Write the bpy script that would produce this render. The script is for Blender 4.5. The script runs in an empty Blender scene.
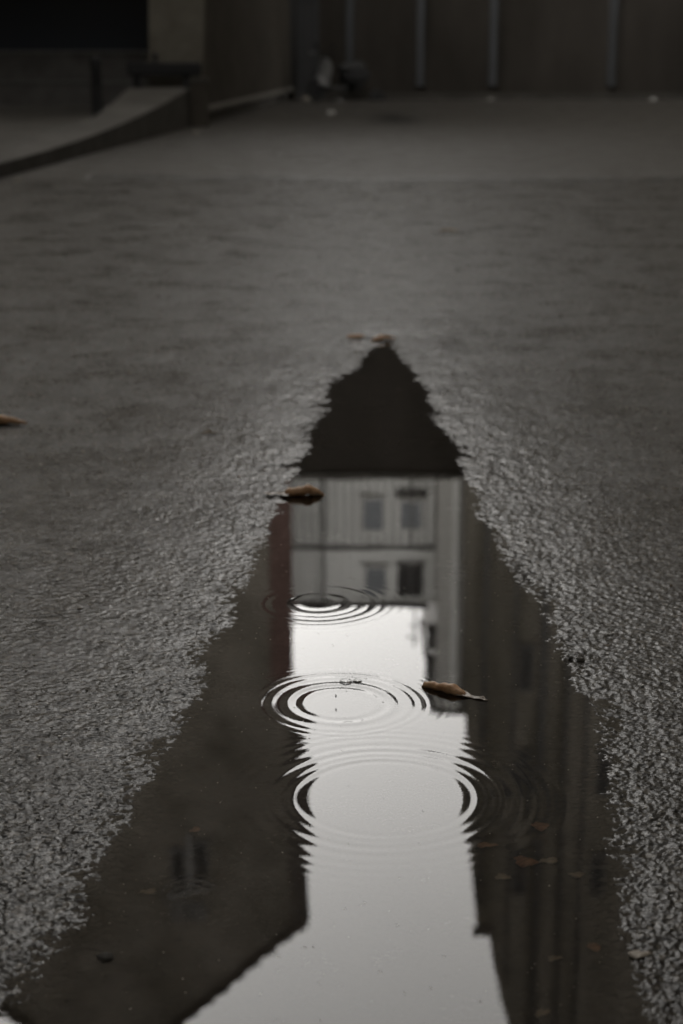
import bpy, bmesh, math, random
import numpy as np
from mathutils import Vector, Matrix, Euler

S = bpy.context.scene
COL = S.collection
R = math.radians
CAM_H, TILT = 1.4, 15.62

# ------------------------------------------------------------------ helpers
def tag(o, label=None, cat=None, group=None, kind=None):
    if label: o['label'] = label
    if cat: o['category'] = cat
    if group: o['group'] = group
    if kind: o['kind'] = kind
    return o

def empty(name, loc, rz=0.0):
    o = bpy.data.objects.new(name, None)
    COL.objects.link(o)
    o.location = loc
    o.rotation_euler = (0, 0, rz)
    o.empty_display_size = 0.2
    return o

class MB:
    """collects shapes, links them as one mesh object"""
    def __init__(self):
        self.v, self.f, self.smooth = [], [], []
    def add(self, vs, fs, smooth=False):
        b = len(self.v)
        self.v += [tuple(p) for p in vs]
        for f in fs:
            self.f.append(tuple(i + b for i in f))
            self.smooth.append(smooth)
        return self
    def box(self, x0, x1, y0, y1, z0, z1, rot=None, org=None):
        vs = [Vector(p) for p in ((x0,y0,z0),(x1,y0,z0),(x1,y1,z0),(x0,y1,z0),(x0,y0,z1),(x1,y0,z1),(x1,y1,z1),(x0,y1,z1))]
        if rot is not None:
            og = Vector(org or ((x0+x1)/2,(y0+y1)/2,(z0+z1)/2))
            vs = [rot @ (p-og) + og for p in vs]
        return self.add(vs, [(0,3,2,1),(4,5,6,7),(0,1,5,4),(1,2,6,5),(2,3,7,6),(3,0,4,7)])
    def prism_xz(self, pts, y0, y1):
        """outline in the x-z plane, extruded along y"""
        n = len(pts)
        vs = [(x, y0, z) for x, z in pts] + [(x, y1, z) for x, z in pts]
        fs = [tuple(range(n)), tuple(range(2*n-1, n-1, -1))]
        fs += [(i, i+n, (i+1) % n + n, (i+1) % n) for i in range(n)]
        return self.add(vs, fs)
    def prism_xy(self, pts, z0, z1):
        n = len(pts)
        z1s = z1 if isinstance(z1, (list, tuple)) else [z1]*n
        vs = [(x, y, z0) for x, y in pts] + [(x, y, z1s[i]) for i, (x, y) in enumerate(pts)]
        fs = [tuple(range(n-1, -1, -1)), tuple(range(n, 2*n))]
        fs += [(i, (i+1) % n, (i+1) % n + n, i+n) for i in range(n)]
        return self.add(vs, fs)
    def tube(self, pts, r, n=12, cap=True):
        pts = [Vector(p) for p in pts]
        rs = r if isinstance(r, (list, tuple)) else [r]*len(pts)
        vs, fs = [], []
        for i, p in enumerate(pts):
            d = (pts[min(i+1, len(pts)-1)] - pts[max(i-1, 0)]).normalized()
            up = Vector((0,0,1)) if abs(d.z) < 0.9 else Vector((1,0,0))
            a = d.cross(up).normalized(); b = a.cross(d).normalized()
            for k in range(n):
                t = 2*math.pi*k/n
                vs.append(p + (a*math.cos(t) + b*math.sin(t))*rs[i])
        for i in range(len(pts)-1):
            for k in range(n):
                fs.append((i*n+k, i*n+(k+1) % n, (i+1)*n+(k+1) % n, (i+1)*n+k))
        if cap:
            fs.append(tuple(range(n-1, -1, -1)))
            fs.append(tuple((len(pts)-1)*n+k for k in range(n)))
        return self.add(vs, fs, True)
    def lathe(self, prof, c=(0,0,0), n=20):
        """(radius, z) profile about the z axis"""
        vs, fs = [], []
        for r_, z in prof:
            for k in range(n):
                t = 2*math.pi*k/n
                vs.append((c[0]+r_*math.cos(t), c[1]+r_*math.sin(t), c[2]+z))
        m = len(prof)
        for i in range(m-1):
            for k in range(n):
                fs.append((i*n+k, i*n+(k+1) % n, (i+1)*n+(k+1) % n, (i+1)*n+k))
        fs.append(tuple(range(n-1, -1, -1)))
        fs.append(tuple((m-1)*n+k for k in range(n)))
        return self.add(vs, fs, True)
    def torus(self, c, R1, r, axis='x', n=28, m=10):
        vs, fs = [], []
        for i in range(n):
            a = 2*math.pi*i/n
            for j in range(m):
                b = 2*math.pi*j/m
                q = R1 + r*math.cos(b)
                p = (r*math.sin(b), q*math.cos(a), q*math.sin(a))
                if axis == 'z': p = (q*math.cos(a), q*math.sin(a), r*math.sin(b))
                vs.append((c[0]+p[0], c[1]+p[1], c[2]+p[2]))
        for i in range(n):
            for j in range(m):
                fs.append((i*m+j, ((i+1) % n)*m+j, ((i+1) % n)*m+(j+1) % m, i*m+(j+1) % m))
        return self.add(vs, fs, True)
    def build(self, name, mat, parent=None, bevel=0.0, loc=None):
        me = bpy.data.meshes.new(name)
        me.from_pydata(self.v, [], self.f)
        me.polygons.foreach_set('use_smooth', self.smooth)
        bm = bmesh.new(); bm.from_mesh(me)
        bmesh.ops.recalc_face_normals(bm, faces=bm.faces)
        bm.to_mesh(me); bm.free()
        me.materials.append(mat)
        o = bpy.data.objects.new(name, me)
        COL.objects.link(o)
        if parent: o.parent = parent
        if loc: o.location = loc
        if bevel:
            b = o.modifiers.new('bevel', 'BEVEL'); b.width = bevel; b.segments = 2; b.limit_method = 'ANGLE'
        return o

# ------------------------------------------------------------------ materials
def nodes(m):
    m.use_nodes = True
    nt = m.node_tree
    return nt, nt.nodes, nt.links, nt.nodes['Principled BSDF']

def mat(name, col, rough=0.6, var=0.25, scale=4.0, metal=0.0, bump=0.0, bscale=60.0, stretch=(1,1,1), spec=0.5, detail=6):
    """plain surface with uneven tone, grime and a fine relief"""
    m = bpy.data.materials.new(name)
    nt, N, L, P = nodes(m)
    tc = N.new('ShaderNodeTexCoord'); mp = N.new('ShaderNodeMapping')
    mp.inputs['Scale'].default_value = stretch
    L.new(tc.outputs['Object'], mp.inputs['Vector'])
    no = N.new('ShaderNodeTexNoise'); no.inputs['Scale'].default_value = scale
    no.inputs['Detail'].default_value = detail; no.inputs['Roughness'].default_value = 0.65
    L.new(mp.outputs[0], no.inputs['Vector'])
    cr = N.new('ShaderNodeValToRGB')
    c = col
    cr.color_ramp.elements[0].position = 0.3
    cr.color_ramp.elements[1].position = 0.7
    cr.color_ramp.elements[0].color = (c[0]*(1-var), c[1]*(1-var), c[2]*(1-var*1.1), 1)
    cr.color_ramp.elements[1].color = (min(1,c[0]*(1+var)), min(1,c[1]*(1+var)), min(1,c[2]*(1+var)), 1)
    L.new(no.outputs['Fac'], cr.inputs['Fac'])
    L.new(cr.outputs['Color'], P.inputs['Base Color'])
    P.inputs['Roughness'].default_value = rough
    P.inputs['Metallic'].default_value = metal
    P.inputs['Specular IOR Level'].default_value = spec
    if bump:
        n2 = N.new('ShaderNodeTexNoise'); n2.inputs['Scale'].default_value = bscale; n2.inputs['Detail'].default_value = 4
        L.new(tc.outputs['Object'], n2.inputs['Vector'])
        b = N.new('ShaderNodeBump'); b.inputs['Strength'].default_value = 0.7; b.inputs['Distance'].default_value = bump
        L.new(n2.outputs['Fac'], b.inputs['Height']); L.new(b.outputs[0], P.inputs['Normal'])
    return m

M = dict(
    wall_dark = mat('dark_wall_render', (0.045,0.040,0.035), 0.9, 0.45, 0.5, bump=0.01, bscale=12, stretch=(1,1,0.35), spec=0.2),  # one dark base tone, randomly mottled
    rib       = mat('weathered_zinc', (0.066,0.069,0.074), 0.8, 0.3, 2.0, spec=0.2, bump=0.002, bscale=30, stretch=(1,1,0.2)),
    coping    = mat('coping_stone', (0.10,0.095,0.085), 0.8, 0.3, 3.0, bump=0.006, bscale=20),
    light_wall= mat('pale_stucco', (0.80,0.80,0.785), 0.85, 0.08, 0.5, bump=0.006, bscale=25, stretch=(1,1,0.4), spec=0.3),
    cladding  = mat('pale_board_cladding', (0.74,0.74,0.725), 0.7, 0.22, 1.2, bump=0.003, bscale=18, stretch=(5,1,0.12), spec=0.3),
    wing      = mat('grey_stucco', (0.44,0.43,0.41), 0.85, 0.15, 0.6, bump=0.006, bscale=20, stretch=(3,1,0.2), spec=0.3),
    band      = mat('dark_flashing', (0.07,0.066,0.062), 0.6, 0.2, 4),
    frame     = mat('white_window_frame', (0.66,0.65,0.63), 0.45, 0.06, 5),
    grit      = mat('pale_grit', (0.42,0.39,0.35), 0.35, 0.7, 6.0),
    frame_dark= mat('shadow_gap_felt', (0.16,0.155,0.15), 0.9, 0.1, 5),
    grey_frame= mat('grey_window_frame', (0.10,0.095,0.09), 0.5, 0.1, 5),
    sill      = mat('window_sill_stone', (0.34,0.33,0.31), 0.75, 0.15, 6),
    roof      = mat('dark_roof_tile', (0.060,0.050,0.042), 0.75, 0.35, 3, bump=0.01, bscale=14),
    left_wall = mat('brown_grey_render', (0.15,0.135,0.115), 0.85, 0.42, 0.55, bump=0.01, bscale=14, spec=0.2),
    red       = mat('red_brown_brick_pier', (0.105,0.066,0.058), 0.85, 0.25, 3, bump=0.008, bscale=24, spec=0.2),
    right_wall= mat('dark_brown_facade', (0.13,0.118,0.10), 0.85, 0.55, 0.8, bump=0.01, bscale=14, stretch=(2,1,0.12), spec=0.2),
    pipe      = mat('dark_painted_pipe', (0.035,0.033,0.030), 0.5, 0.2, 3),
    annex     = mat('taupe_stucco', (0.060,0.053,0.044), 0.9, 0.25, 1.6, bump=0.01, bscale=18, spec=0.2),
    pillar    = mat('sand_stucco', (0.13,0.12,0.10), 0.9, 0.22, 3.0, bump=0.01, bscale=18, spec=0.2),
    skirting  = mat('pale_skirting', (0.20,0.19,0.17), 0.8, 0.2, 5, bump=0.004, bscale=20),
    plinth    = mat('dark_plinth', (0.12,0.114,0.108), 0.8, 0.3, 3, bump=0.004, bscale=20),
    ledge     = mat('grey_ledge_metal', (0.20,0.195,0.19), 0.75, 0.2, 4),
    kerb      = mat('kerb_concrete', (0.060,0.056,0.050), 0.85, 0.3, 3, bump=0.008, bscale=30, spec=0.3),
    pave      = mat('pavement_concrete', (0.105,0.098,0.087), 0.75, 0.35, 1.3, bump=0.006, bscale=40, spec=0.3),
    iron      = mat('black_iron', (0.010,0.010,0.011), 0.8, 0.2, 8, bump=0.002, bscale=60),
    rubber    = mat('black_rubber', (0.018,0.018,0.018), 0.8, 0.2, 10),
    white_body= mat('pale_grey_plastic', (0.15,0.15,0.147), 0.5, 0.12, 6),
    steel     = mat('dull_steel', (0.35,0.35,0.35), 0.4, 0.15, 8, metal=0.8),
    seat      = mat('black_vinyl', (0.02,0.02,0.02), 0.55, 0.2, 10),
    paper     = mat('wet_paper', (0.50,0.49,0.47), 0.7, 0.12, 20, bump=0.004, bscale=80),
    crepe     = mat('dirty_paper', (0.38,0.35,0.30), 0.75, 0.2, 20, bump=0.004, bscale=80),
    door      = mat('dark_grey_door', (0.030,0.030,0.032), 0.6, 0.2, 3),
)

def glass_mat(name, tint, spec=0.6):
    m = bpy.data.materials.new(name)
    nt, N, L, P = nodes(m)
    P.inputs['Base Color'].default_value = (*tint, 1)
    P.inputs['Roughness'].default_value = 0.12
    P.inputs['Specular IOR Level'].default_value = spec
    tc = N.new('ShaderNodeTexCoord'); no = N.new('ShaderNodeTexNoise'); no.inputs['Scale'].default_value = 1.3
    L.new(tc.outputs['Object'], no.inputs['Vector'])
    b = N.new('ShaderNodeBump'); b.inputs['Strength'].default_value = 0.2; b.inputs['Distance'].default_value = 0.02
    L.new(no.outputs['Fac'], b.inputs['Height']); L.new(b.outputs[0], P.inputs['Normal'])
    return m
M['glass_blue'] = glass_mat('blue_grey_curtained_glass', (0.12,0.135,0.15))
M['glass_dark'] = glass_mat('dark_window_glass', (0.014,0.013,0.012), 0.2)
M['glass_black'] = glass_mat('black_blue_shop_glass', (0.040,0.050,0.065))

def leaf_mat(name, c1, c2, rough):
    m = bpy.data.materials.new(name)
    nt, N, L, P = nodes(m)
    tc = N.new('ShaderNodeTexCoord'); mp = N.new('ShaderNodeMapping'); mp.inputs['Scale'].default_value = (6, 90, 90)
    L.new(tc.outputs['Object'], mp.inputs['Vector'])
    no = N.new('ShaderNodeTexNoise'); no.inputs['Scale'].default_value = 2.2; no.inputs['Detail'].default_value = 6
    L.new(mp.outputs[0], no.inputs['Vector'])
    n2 = N.new('ShaderNodeTexNoise'); n2.inputs['Scale'].default_value = 55; n2.inputs['Detail'].default_value = 5
    L.new(tc.outputs['Object'], n2.inputs['Vector'])
    mx = N.new('ShaderNodeMath'); mx.operation = 'MULTIPLY_ADD'; mx.inputs[1].default_value = 0.6
    L.new(no.outputs['Fac'], mx.inputs[0])
    m2 = N.new('ShaderNodeMath'); m2.operation = 'MULTIPLY'; m2.inputs[1].default_value = 0.4
    L.new(n2.outputs['Fac'], m2.inputs[0]); L.new(m2.outputs[0], mx.inputs[2])
    cr = N.new('ShaderNodeValToRGB')
    cr.color_ramp.elements[0].position = 0.38; cr.color_ramp.elements[0].color = (*c1, 1)
    cr.color_ramp.elements[1].position = 0.60; cr.color_ramp.elements[1].color = (*c2, 1)
    L.new(mx.outputs[0], cr.inputs['Fac']); L.new(cr.outputs['Color'], P.inputs['Base Color'])
    P.inputs['Roughness'].default_value = rough
    b = N.new('ShaderNodeBump'); b.inputs['Strength'].default_value = 0.6; b.inputs['Distance'].default_value = 0.001
    L.new(no.outputs['Fac'], b.inputs['Height']); L.new(b.outputs[0], P.inputs['Normal'])
    return m
M['leaf'] = leaf_mat('dry_brown_leaf', (0.48,0.24,0.11), (0.90,0.59,0.35), 0.36)
M['leaf_wet'] = leaf_mat('sodden_dark_leaf', (0.07,0.052,0.038), (0.55,0.46,0.38), 0.2)
M['leaf_sunk'] = leaf_mat('sunken_red_brown_leaf', (0.20,0.10,0.055), (0.50,0.28,0.16), 0.5)
M['leaf_pale_sunk'] = leaf_mat('sunken_pale_leaf', (0.20,0.17,0.13), (0.50,0.44,0.36), 0.5)
M['leaf_pale'] = leaf_mat('bleached_leaf', (0.22,0.16,0.10), (0.45,0.36,0.25), 0.5)

# ------------------------------------------------------------------ numpy noise
def hash2(ix, iy, s):
    h = (ix.astype(np.int64)*374761393 + iy.astype(np.int64)*668265263 + s*1442695041) & 0xFFFFFFFF
    h = ((h ^ (h >> 13))*1274126177) & 0xFFFFFFFF
    h = h ^ (h >> 16)
    return (h & 0xFFFFFF)/float(0xFFFFFF)
def vnoise(x, y, s=0):
    ix, iy = np.floor(x), np.floor(y); fx, fy = x-ix, y-iy
    ux, uy = fx*fx*fx*(fx*(fx*6-15)+10), fy*fy*fy*(fy*(fy*6-15)+10)
    a = hash2(ix, iy, s); b = hash2(ix+1, iy, s); c = hash2(ix, iy+1, s); d = hash2(ix+1, iy+1, s)
    return (a*(1-ux)+b*ux)*(1-uy) + (c*(1-ux)+d*ux)*uy - 0.5
def fbm(x, y, s=0, o=4, g=0.5):
    v = 0; a = 1.0
    for i in range(o):
        v = v + a*vnoise(x*2**i+17.3*i, y*2**i-9.1*i, s+i); a *= g
    return v
def worley(x, y, s=0):
    """distance to the nearest and second nearest cell point, and that cell's random"""
    ix, iy = np.floor(x), np.floor(y)
    d1 = np.full(x.shape, 9.0); d2 = np.full(x.shape, 9.0); idv = np.zeros(x.shape)
    for i in (-1,0,1):
        for j in (-1,0,1):
            cx, cy = ix+i, iy+j
            px = cx + 0.15 + 0.7*hash2(cx, cy, s+1); py = cy + 0.15 + 0.7*hash2(cx, cy, s+2)
            d = np.hypot(x-px, y-py)
            near = d < d1
            d2 = np.where(near, d1, np.minimum(d2, d))
            idv = np.where(near, hash2(cx, cy, s+3), idv)
            d1 = np.where(near, d, d1)
    return d1, d2, idv

PUD = [(0.22,8.05),(0.08,7.45),(-0.035,6.976),(-0.085,6.55),(-0.115,6.133),(-0.15,5.463),(-0.211,4.81),(-0.288,4.164),
       (-0.326,3.536),(-0.38,3.108),(-0.426,2.725),(-0.464,2.418),(-0.500,2.2),(-0.52,1.7),(-0.46,1.1),(-0.1,0.7),
       (0.25,0.85),(0.43,1.4),(0.457,2.2),(0.47,2.388),(0.486,2.688),(0.515,2.97),(0.552,3.364),(0.542,3.793),(0.495,4.246),
       (0.417,4.918),(0.414,5.671),(0.37,6.392),(0.335,7.2)]
def pud_sd(x, y):
    P = np.array(PUD); d = np.full(x.shape, 1e9); ins = np.zeros(x.shape, bool)
    n = len(P)
    for i in range(n):
        ax, ay = P[i]; bx, by = P[(i+1) % n]
        ex, ey = bx-ax, by-ay
        t = np.clip(((x-ax)*ex+(y-ay)*ey)/(ex*ex+ey*ey), 0, 1)
        d = np.minimum(d, np.hypot(x-ax-t*ex, y-ay-t*ey))
        cond = ((ay > y) != (by > y)) & (x < (bx-ax)*(y-ay)/((by-ay) if by != ay else 1e-9)+ax)
        ins ^= cond
    return np.where(ins, -d, d)

def ground_h(x, y, det):
    """height of the asphalt; det 0..1 fades the grain where the mesh gets coarse"""
    sd = pud_sd(x, y)
    sdn = sd + 0.030*vnoise(x*5, y*3.2, 5) + 0.018*vnoise(x*13, y*9, 6) + (0.012+0.016*np.clip((y-4.5)/2, 0, 1))*vnoise(x*45, y*30, 7)
    out = 0.0135*(1-np.exp(-np.maximum(sdn, 0)/0.36))
    inn = -0.020*(1-np.exp(np.minimum(sdn, 0)/0.22))
    h = np.where(sdn > 0, out, inn)
    h = h + 0.0026*fbm(x*7, y*5, 11, 3)*np.clip(1-np.abs(sdn)/0.7, 0.0, 1)
    far = np.clip((np.hypot(x, y)-2)/10, 0, 1)
    h = h + 0.0015*far*fbm(x*0.35, y*0.30, 21, 2)
    wx = x + 0.006*vnoise(x*60, y*60, 31); wy = y + 0.006*vnoise(x*60, y*60, 32)
    d1, d2, r1 = worley(wx/0.0088, wy/0.0088, 40)
    e1, e2, r2 = worley(wx/0.0056, wy/0.0056, 50)
    big = np.clip(1-d1*1.25, 0, 1)**0.6*(0.35+0.65*r1)
    sml = np.clip(1-e1*1.2, 0, 1)**0.7*(0.3+0.7*r2)
    mac = np.clip(fbm(x*95, y*90, 61, 2)+0.12, -0.4, 0.5)
    near = np.exp(-np.maximum(sdn, 0)/0.35)
    grain = (0.0020*big + 0.0011*sml)*(0.8+0.5*near) + (0.0012+0.0026*near)*mac - 0.0020
    h = h + 0.0016*near*vnoise(x*26, y*20, 63)*np.clip(1.15+sdn/0.09, 0.10, 1)
    mud = np.clip(1.15+sdn/0.09, 0.10, 1)        # silt fills the bed
    return h + grain*det*mud, sdn

# ------------------------------------------------------------------ ground sheet (one mesh to the horizon, finer where it is near)
def make_ground():
    ys = [-400,-150,-60,-25,-10,-4,-1,0.3,0.9,1.3,1.55]
    y = 1.7
    while y < 46:
        ys.append(y); y += max(0.0027, y*y/(1700*CAM_H)*0.66) if y < 14 else y*y/(1700*CAM_H)*0.9
    ys += [48,55,70,100,160,300,700,1500]
    ys = np.array(ys)
    g = list(np.linspace(-0.27, 0.27, 620)); st = 0.0012
    q = 0.27; ext = []
    while q < 60:
        st *= 1.14; q += st; ext.append(q)
    g = np.array([-e for e in reversed(ext)] + g + ext)
    s = np.maximum(ys, 1.6)
    X = g[None, :]*s[:, None]; X = np.clip(X, -1500, 1500); Y = np.repeat(ys[:, None], len(g), 1)
    for i in range(1, X.shape[1]):        # keep columns distinct where they were clipped
        bad = X[:, i] <= X[:, i-1]
        X[bad, i] = X[bad, i-1] + 1.0
    cell = np.gradient(ys)
    det = np.clip(1.0-(cell-0.0032)/0.034, 0.45, 1)[:, None]*np.clip(1-(np.abs(g)-0.27)/0.25, 0, 1)[None, :]
    det = det*(Y > 1.5)
    H = np.zeros_like(X); SD = np.zeros_like(X)
    for a in range(0, len(ys), 100):
        h, sd = ground_h(X[a:a+100], Y[a:a+100], det[a:a+100])
        H[a:a+100] = h; SD[a:a+100] = sd
    coarse = (np.abs(g) > 0.6)[None, :] | (Y < 1.5)
    H = np.where(coarse & (SD > 0.3), np.minimum(H, 0.012), H)
    nr, nc = X.shape
    me = bpy.data.meshes.new('asphalt_ground')
    co = np.stack([X, Y, H], -1).reshape(-1, 3).astype(np.float32)
    me.vertices.add(nr*nc); me.vertices.foreach_set('co', co.ravel())
    i = np.arange((nr-1)*(nc-1)); r_ = i//(nc-1); c_ = i % (nc-1); b = r_*nc+c_
    quads = np.stack([b, b+1, b+nc+1, b+nc], 1).astype(np.int32)
    me.loops.add(quads.size); me.loops.foreach_set('vertex_index', quads.ravel())
    me.polygons.add(len(quads)); me.polygons.foreach_set('loop_start', np.arange(0, quads.size, 4, dtype=np.int32))
    me.polygons.foreach_set('use_smooth', np.ones(len(quads), bool))
    me.update(calc_edges=True)
    at = me.attributes.new('shore', 'FLOAT', 'POINT'); at.data.foreach_set('value', SD.ravel().astype(np.float32))
    seam_y = 17.55 + 0.35*vnoise(X*0.7, X*0+3, 71) + 0.25*vnoise(X*4, X*0+9, 72) - 0.02*X
    seam = np.exp(-((Y-seam_y)/0.20)**2)*(X > -2.6)
    me.vertices.foreach_set('co', np.stack([X, Y, H-0.022*seam], -1).reshape(-1).astype(np.float32))
    seam = np.maximum(seam, 0.8*np.exp(-((X-0.93)/0.42)**2-((Y-30.6)/2.2)**2))
    at = me.attributes.new('seam', 'FLOAT', 'POINT'); at.data.foreach_set('value', seam.ravel().astype(np.float32))
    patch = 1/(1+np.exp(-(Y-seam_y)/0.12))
    at = me.attributes.new('newer_glow', 'FLOAT', 'POINT'); at.data.foreach_set('value', patch.ravel().astype(np.float32))
    o = bpy.data.objects.new('asphalt_ground', me); COL.objects.link(o)
    tag(o, 'wet dark grey asphalt of the yard around the puddle', 'ground', kind='structure')
    # material
    m = bpy.data.materials.new('wet_asphalt'); nt, N, L, P = nodes(m)
    def attr(n):
        a = N.new('ShaderNodeAttribute'); a.attribute_name = n; return a.outputs['Fac']
    def mr(src, a, b_, c, d):
        q_ = N.new('ShaderNodeMapRange'); L.new(src, q_.inputs['Value'])
        for k_, v_ in zip(('From Min','From Max','To Min','To Max'), (a, b_, c, d)): q_.inputs[k_].default_value = v_
        return q_.outputs[0]
    def noise(sc, det_=5, rough=0.6):
        n_ = N.new('ShaderNodeTexNoise'); n_.inputs['Scale'].default_value = sc; n_.inputs['Detail'].default_value = det_
        n_.inputs['Roughness'].default_value = rough; L.new(tc.outputs['Object'], n_.inputs['Vector']); return n_.outputs['Fac']
    def mixc(f, a, b_):
        x_ = N.new('ShaderNodeMix'); x_.data_type = 'RGBA'
        if isinstance(f, float): x_.inputs['Factor'].default_value = f
        else: L.new(f, x_.inputs['Factor'])
        for k_, v_ in (('A', a), ('B', b_)):
            s_ = [q for q in x_.inputs if q.name == k_ and q.type == 'RGBA'][0]
            if isinstance(v_, tuple): s_.default_value = (*v_, 1)
            else: L.new(v_, s_)
        return [q for q in x_.outputs if q.type == 'RGBA'][0]
    def math_(op, a, b_):
        x_ = N.new('ShaderNodeMath'); x_.operation = op
        for k_, v_ in enumerate((a, b_)):
            if isinstance(v_, (int, float)): x_.inputs[k_].default_value = v_
            else: L.new(v_, x_.inputs[k_])
        return x_.outputs[0]
    tc = N.new('ShaderNodeTexCoord')
    shore, seamf, newer_glow = attr('shore'), attr('seam'), attr('newer_glow')
    vor = N.new('ShaderNodeTexVoronoi'); vor.inputs['Scale'].default_value = 85; L.new(tc.outputs['Object'], vor.inputs['Vector'])
    sep = N.new('ShaderNodeSeparateColor'); L.new(vor.outputs['Color'], sep.inputs[0])
    c1 = mixc(mr(noise(1.6, 9, 0.72), 0.36, 0.64, 0, 1), (0.016,0.0145,0.013), (0.038,0.0345,0.030))
    stone = mr(sep.outputs[0], 0.80, 1.0, 0, 0.75)
    c1 = mixc(mr(noise(75, 4, 0.8), 0.42, 0.62, 0, 0.85), c1, (0.085,0.078,0.068))
    c2 = mixc(stone, c1, (0.22,0.20,0.17))
    c3 = mixc(mr(noise(5.5, 8, 0.85), 0.60, 0.72, 0, 0.22), c2, (0.022,0.020,0.018))
    c4 = mixc(math_('MULTIPLY', newer_glow, 0.6), c3, (0.10,0.093,0.082))  # newer strip, also paler to stand in for the far glow of light
    c5 = mixc(math_('MULTIPLY', seamf, 1.0), c4, (0.008,0.008,0.007))
    silt = mixc(mr(noise(14, 6), 0.35, 0.7, 0, 1), (0.024,0.020,0.016), (0.050,0.041,0.031))
    c6 = mixc(mr(shore, -0.02, 0.03, 1, 0), c5, silt)
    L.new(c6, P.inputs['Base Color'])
    wetn = noise(2.6, 4)
    rough = mr(shore, 0.0, 1.1, 0.16, 0.34)
    rough = math_('ADD', rough, mr(wetn, 0.35, 0.65, -0.07, 0.07))
    rough = math_('ADD', rough, mr(noise(60, 3, 0.8), 0.4, 0.6, -0.06, 0.08))
    rough = math_('ADD', rough, math_('MULTIPLY', newer_glow, 0.06))
    L.new(rough, P.inputs['Roughness'])
    P.inputs['Specular IOR Level'].default_value = 0.5
    P.inputs['IOR'].default_value = 1.36
    L.new(mr(math_('ADD', math_('MULTIPLY', noise(42, 4, 0.8), 0.65), math_('MULTIPLY', noise(9, 4, 0.7), 0.35)), 0.38, 0.62, 0.06, 0.74), P.inputs['Specular IOR Level'])
    b1 = N.new('ShaderNodeBump'); b1.inputs['Distance'].default_value = 0.0016; b1.inputs['Strength'].default_value = 0.5
    L.new(noise(190, 3, 0.6), b1.inputs['Height'])
    b2 = N.new('ShaderNodeBump'); b2.inputs['Distance'].default_value = 0.004; b2.inputs['Strength'].default_value = 0.22
    L.new(noise(48, 5, 0.75), b2.inputs['Height']); L.new(b1.outputs[0], b2.inputs['Normal'])
    L.new(b2.outputs[0], P.inputs['Normal'])
    me.materials.append(m)
    return o
make_ground()

def gz(x, y):
    return float(ground_h(np.array([x]), np.array([y]), np.array([1.0]))[0][0])

# ------------------------------------------------------------------ puddle water
def wave_h(x, y):
    h = 0.00006*fbm(x*6, y*3, 81, 3) + 0.000010*vnoise(x*30, y*16, 83)
    def drop(cx, cy, parts, lop=0.0):
        r = np.hypot(x-cx, y-cy); t = 0
        th = np.arctan2(y-cy, x-cx); r = r*(1+0.012*np.sin(2*th+cx*40)+0.006*np.sin(5*th+cy*9))
        amp = 0.85+0.38*np.sin(th*1.0+lop)+0.20*np.sin(3*th+cx*20)+0.10*np.sin(7*th+cy*5)
        for r0, w, lam, slope, ph in parts:
            k = 2*math.pi/lam
            t = t + amp*slope/k*np.exp(-((r-r0)/w)**2)*np.sin(k*(r-r0)+ph)
        return t
    h = h + drop(-0.003, 3.46, [(0.108,0.026,0.040,0.055,0.3),(0.170,0.028,0.024,0.030,0.0),(0.205,0.035,0.017,0.010,0.0)])
    h = h + drop(0.083, 2.984, [(0.172,0.012,0.050,0.026,0.0),(0.222,0.036,0.031,0.022,0.0),(0.29,0.05,0.027,0.009,0.5)])
    h = h + drop(-0.06, 4.14, [(0.075,0.03,0.050,0.006,0.0),(0.140,0.030,0.034,0.010,0.0),(0.19,0.04,0.024,0.006,0.0)], 3.6)
    h = h + drop(-0.26, 2.60, [(0.05,0.03,0.020,0.006,0.0)])
    return h

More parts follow.
